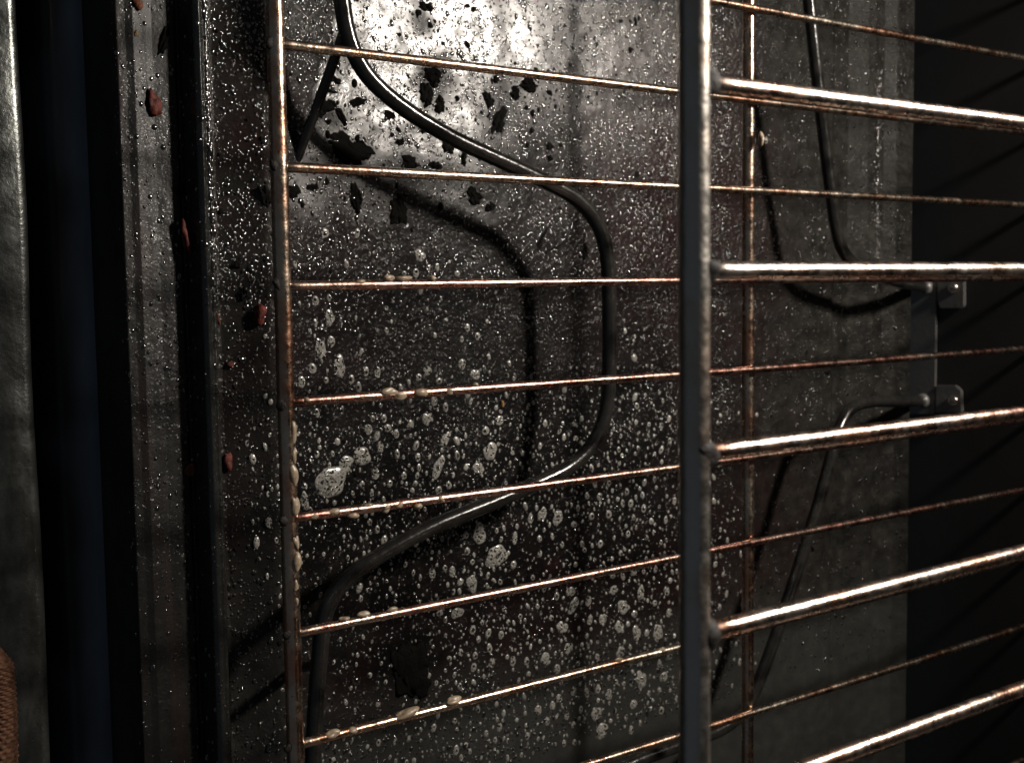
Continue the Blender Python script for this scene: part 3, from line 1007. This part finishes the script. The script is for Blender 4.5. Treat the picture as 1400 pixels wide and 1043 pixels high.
for k, (px, py, w_, h_, m, lab) in enumerate(CRUMBS):
    S = 1 / 3350.0
    me = lump_mesh('food_crumb', 1.0, (w_ * S * 0.36, h_ * S * 0.38, min(w_, h_) * S * 0.25), 0.5, 3, 700 + k)
    for v in me.vertices:
        v.co *= 1 + random.uniform(-0.09, 0.09) + 0.22 * (float(vnoise(v.co.x, v.co.y + v.co.z, 900, 40 + k)) - 0.5)
    o = link('food_crumb', me, m)
    o.location = floor_pt(px, py, min(w_, h_) * S * 0.2 + (0.003 if px == 249 else 0))
    o.rotation_euler = (0, 0, random.uniform(-0.25, 0.25))
    tag(o, lab, 'crumb', 'food crumbs on the oven floor')


def flake_mesh(w, h, seed):
    """burnt clump: a few squashed lumps grown into one ragged crust"""
    rr = random.Random(seed)
    S = 1 / 3350.0
    bm = bmesh.new()
    n = 2 if w * h < 200 else 4 if w * h < 700 else 7
    for q in range(n):
        k = 0.72 if q == 0 else rr.uniform(0.3, 0.6)
        a, d = rr.uniform(0, 6.28), 0 if q == 0 else rr.uniform(0.4, 0.72)
        r = bmesh.ops.create_icosphere(bm, subdivisions=3 if w * h > 200 else 2, radius=1)
        ph = [rr.uniform(0, 6) for _ in range(5)]
        ox, oy = math.cos(a) * d * w / 2 * S, math.sin(a) * d * h / 2 * S
        for v in r['verts']:
            p = v.co.normalized()
            t = math.atan2(p.y, p.x)
            e = 1 + 0.20 * math.sin(2 * t + ph[0]) + 0.16 * math.sin(5 * t + ph[1]) + 0.10 * math.sin(9 * t + ph[2]) + rr.uniform(-0.05, 0.05)
            v.co = Vector((ox + p.x * e * k * w / 2 * S, oy + p.y * e * k * h / 2 * S,
                           p.z * (0.0006 + 0.0004 * math.sin(3 * p.x + ph[3]) + 0.0003 * math.sin(4 * p.y + ph[4]))))
    me = bpy.data.meshes.new('char_flake')
    bm.to_mesh(me)
    bm.free()
    return me


FLAKES = [(584, 10, 24, 16, 0), (573, 17, 11, 13, 0), (589, 35, 10, 9, 0), (640, 61, 9, 14, 0.3), (648, 12, 8, 8, 0), (640, 8, 9, 8, 0), (595, 106, 30, 26, 0), (584, 128, 26, 34, 0),
          (603, 142, 20, 26, 0.2), (585, 96, 12, 10, 0), (626, 134, 10, 9, 0), (669, 138, 17, 26, 0.2), (684, 163, 22, 42, -0.6), (725, 115, 30, 22, -0.2), (708, 128, 18, 22, 0), (679, 109, 10, 12, 0),
          (721, 147, 9, 9, 0), (729, 155, 9, 12, 0), (753, 200, 15, 14, 0), (753, 216, 13, 11, 0), (729, 178, 9, 11, 0), (454, 112, 16, 12, -0.4), (488, 140, 32, 12, 0.1), (446, 127, 24, 6, -0.1), (438, 148, 32, 26, 0.5),
          (462, 160, 12, 36, 0.7), (532, 158, 14, 14, 0), (466, 205, 92, 44, -0.3), (485, 191, 9, 12, 0), (443, 168, 10, 8, 0), (561, 224, 32, 22, 0), (546, 195, 14, 12, 0), (613, 201, 22, 22, 0),  # widest one stands for the element's cast shadow at the leg's foot
          (596, 226, 18, 14, 0), (635, 216, 12, 18, 0), (578, 178, 9, 12, 0), (869, 29, 9, 15, 0.3), (862, 69, 9, 11, 0), (482, 268, 22, 42, 0.3), (545, 287, 28, 40, 0), (757, 340, 36, 6, 0.3), (740, 330, 7, 36, -0.5),
          (800, 345, 14, 26, 0), (1131, 510, 18, 9, 0), (1103, 482, 8, 10, 0), (562, 915, 64, 84, 0.3), (1110, 750, 9, 12, 0), (118, 35, 30, 26, 0.4), (155, 405, 9, 9, 0), (390, 262, 26, 18, 0.3),
          (353, 270, 22, 26, 0), (222, 60, 10, 44, -0.35), (246, 262, 14, 16, 0), (321, 362, 11, 14, 0), (327, 403, 11, 20, 0), (418, 258, 22, 12, 0.2), (650, 268, 20, 30, 0.7), (673, 283, 22, 12, 0.2)]
for k, (px, py, w_, h_, rot) in enumerate(FLAKES):
    if px < 160:
        continue
    o = link('char_flake', flake_mesh(w_ * 1.1, h_ * 1.1, 900 + k), M_CHAR)
    o.location = floor_pt(px, py, 0.0003)
    o.rotation_euler = (0, 0, rot)
    size = 'tiny' if w_ * h_ < 110 else 'small' if w_ * h_ < 260 else 'medium' if w_ * h_ < 600 else 'large'
    shape = 'sliver' if max(w_, h_) > 2.2 * min(w_, h_) else 'flake'
    if px < 300:
        where = 'on the front step left of the raised bead'
    elif px < 370:
        where = 'between the raised bead and the front rod'
    elif py < 62 + (px - 380) * .1157:
        where = 'above the first thin wire'
    elif py < 228 + (px - 380) * .0542:
        where = 'between the first and second thin wires'
    elif py < 388 and px < 1000:
        where = 'between the second and third thin wires'
    elif px > 1000:
        where = 'on the grey floor near the back wall'
    else:
        where = 'below the sixth thin wire'
    colm = '' if px < 370 or px > 1000 else ', far left' if px < 480 else ', left' if px < 560 else ', centre left' if px < 620 else ', centre' if px < 690 else ', right of the element' if px > 740 and py < 240 else ', right'
    lab = {(595, 106): 'large black char clump, topmost of the trio left of the upper centre', (584, 128): 'large black char clump, left of the trio under the topmost', (603, 142): 'black char clump, lowest of the trio left of the upper centre',
           (669, 138): 'tall black char flake just left of the long slanting flake', (684, 163): 'long slanting black char flake right of centre above the element', (725, 115): 'wide black char flake hanging from the first thin wire',
           (708, 128): 'round black char flake below left of the wide one under the first wire', (466, 206): 'black patch standing for the element shadow by the foot of its leg', (438, 148): 'rounded black char clump beside the element leg',
           (462, 160): 'narrow slanting black char sliver right of the element leg', (488, 140): 'flat wide black char bar between the leg and the element'}.get((px, py)) or f'{size} black char {shape} {where}{colm}'
    tag(o, lab, 'char flake', 'black char flakes on the oven floor')

# things that still share a label are told apart by their place
same = {}
for o in COL.objects:
    if o.get('category') and o.get('label'):
        same.setdefault(o['label'], []).append(o)
for lab, os_ in same.items():
    if len(os_) < 2:
        continue
    os_.sort(key=lambda o: -o.location.y)
    words = {2: ['upper one', 'lower one'], 3: ['top one', 'middle one', 'bottom one']}.get(len(os_)) or [f'{ORD[i]} from top' for i in range(len(os_))]
    for o, wd in zip(os_, words):
        short = lab.replace('between the ', 'between ').replace(' thin wires', ' wires').replace(', beside the thick rod', ' by the thick rod')
        o['label'] = f'{short}, {wd}'
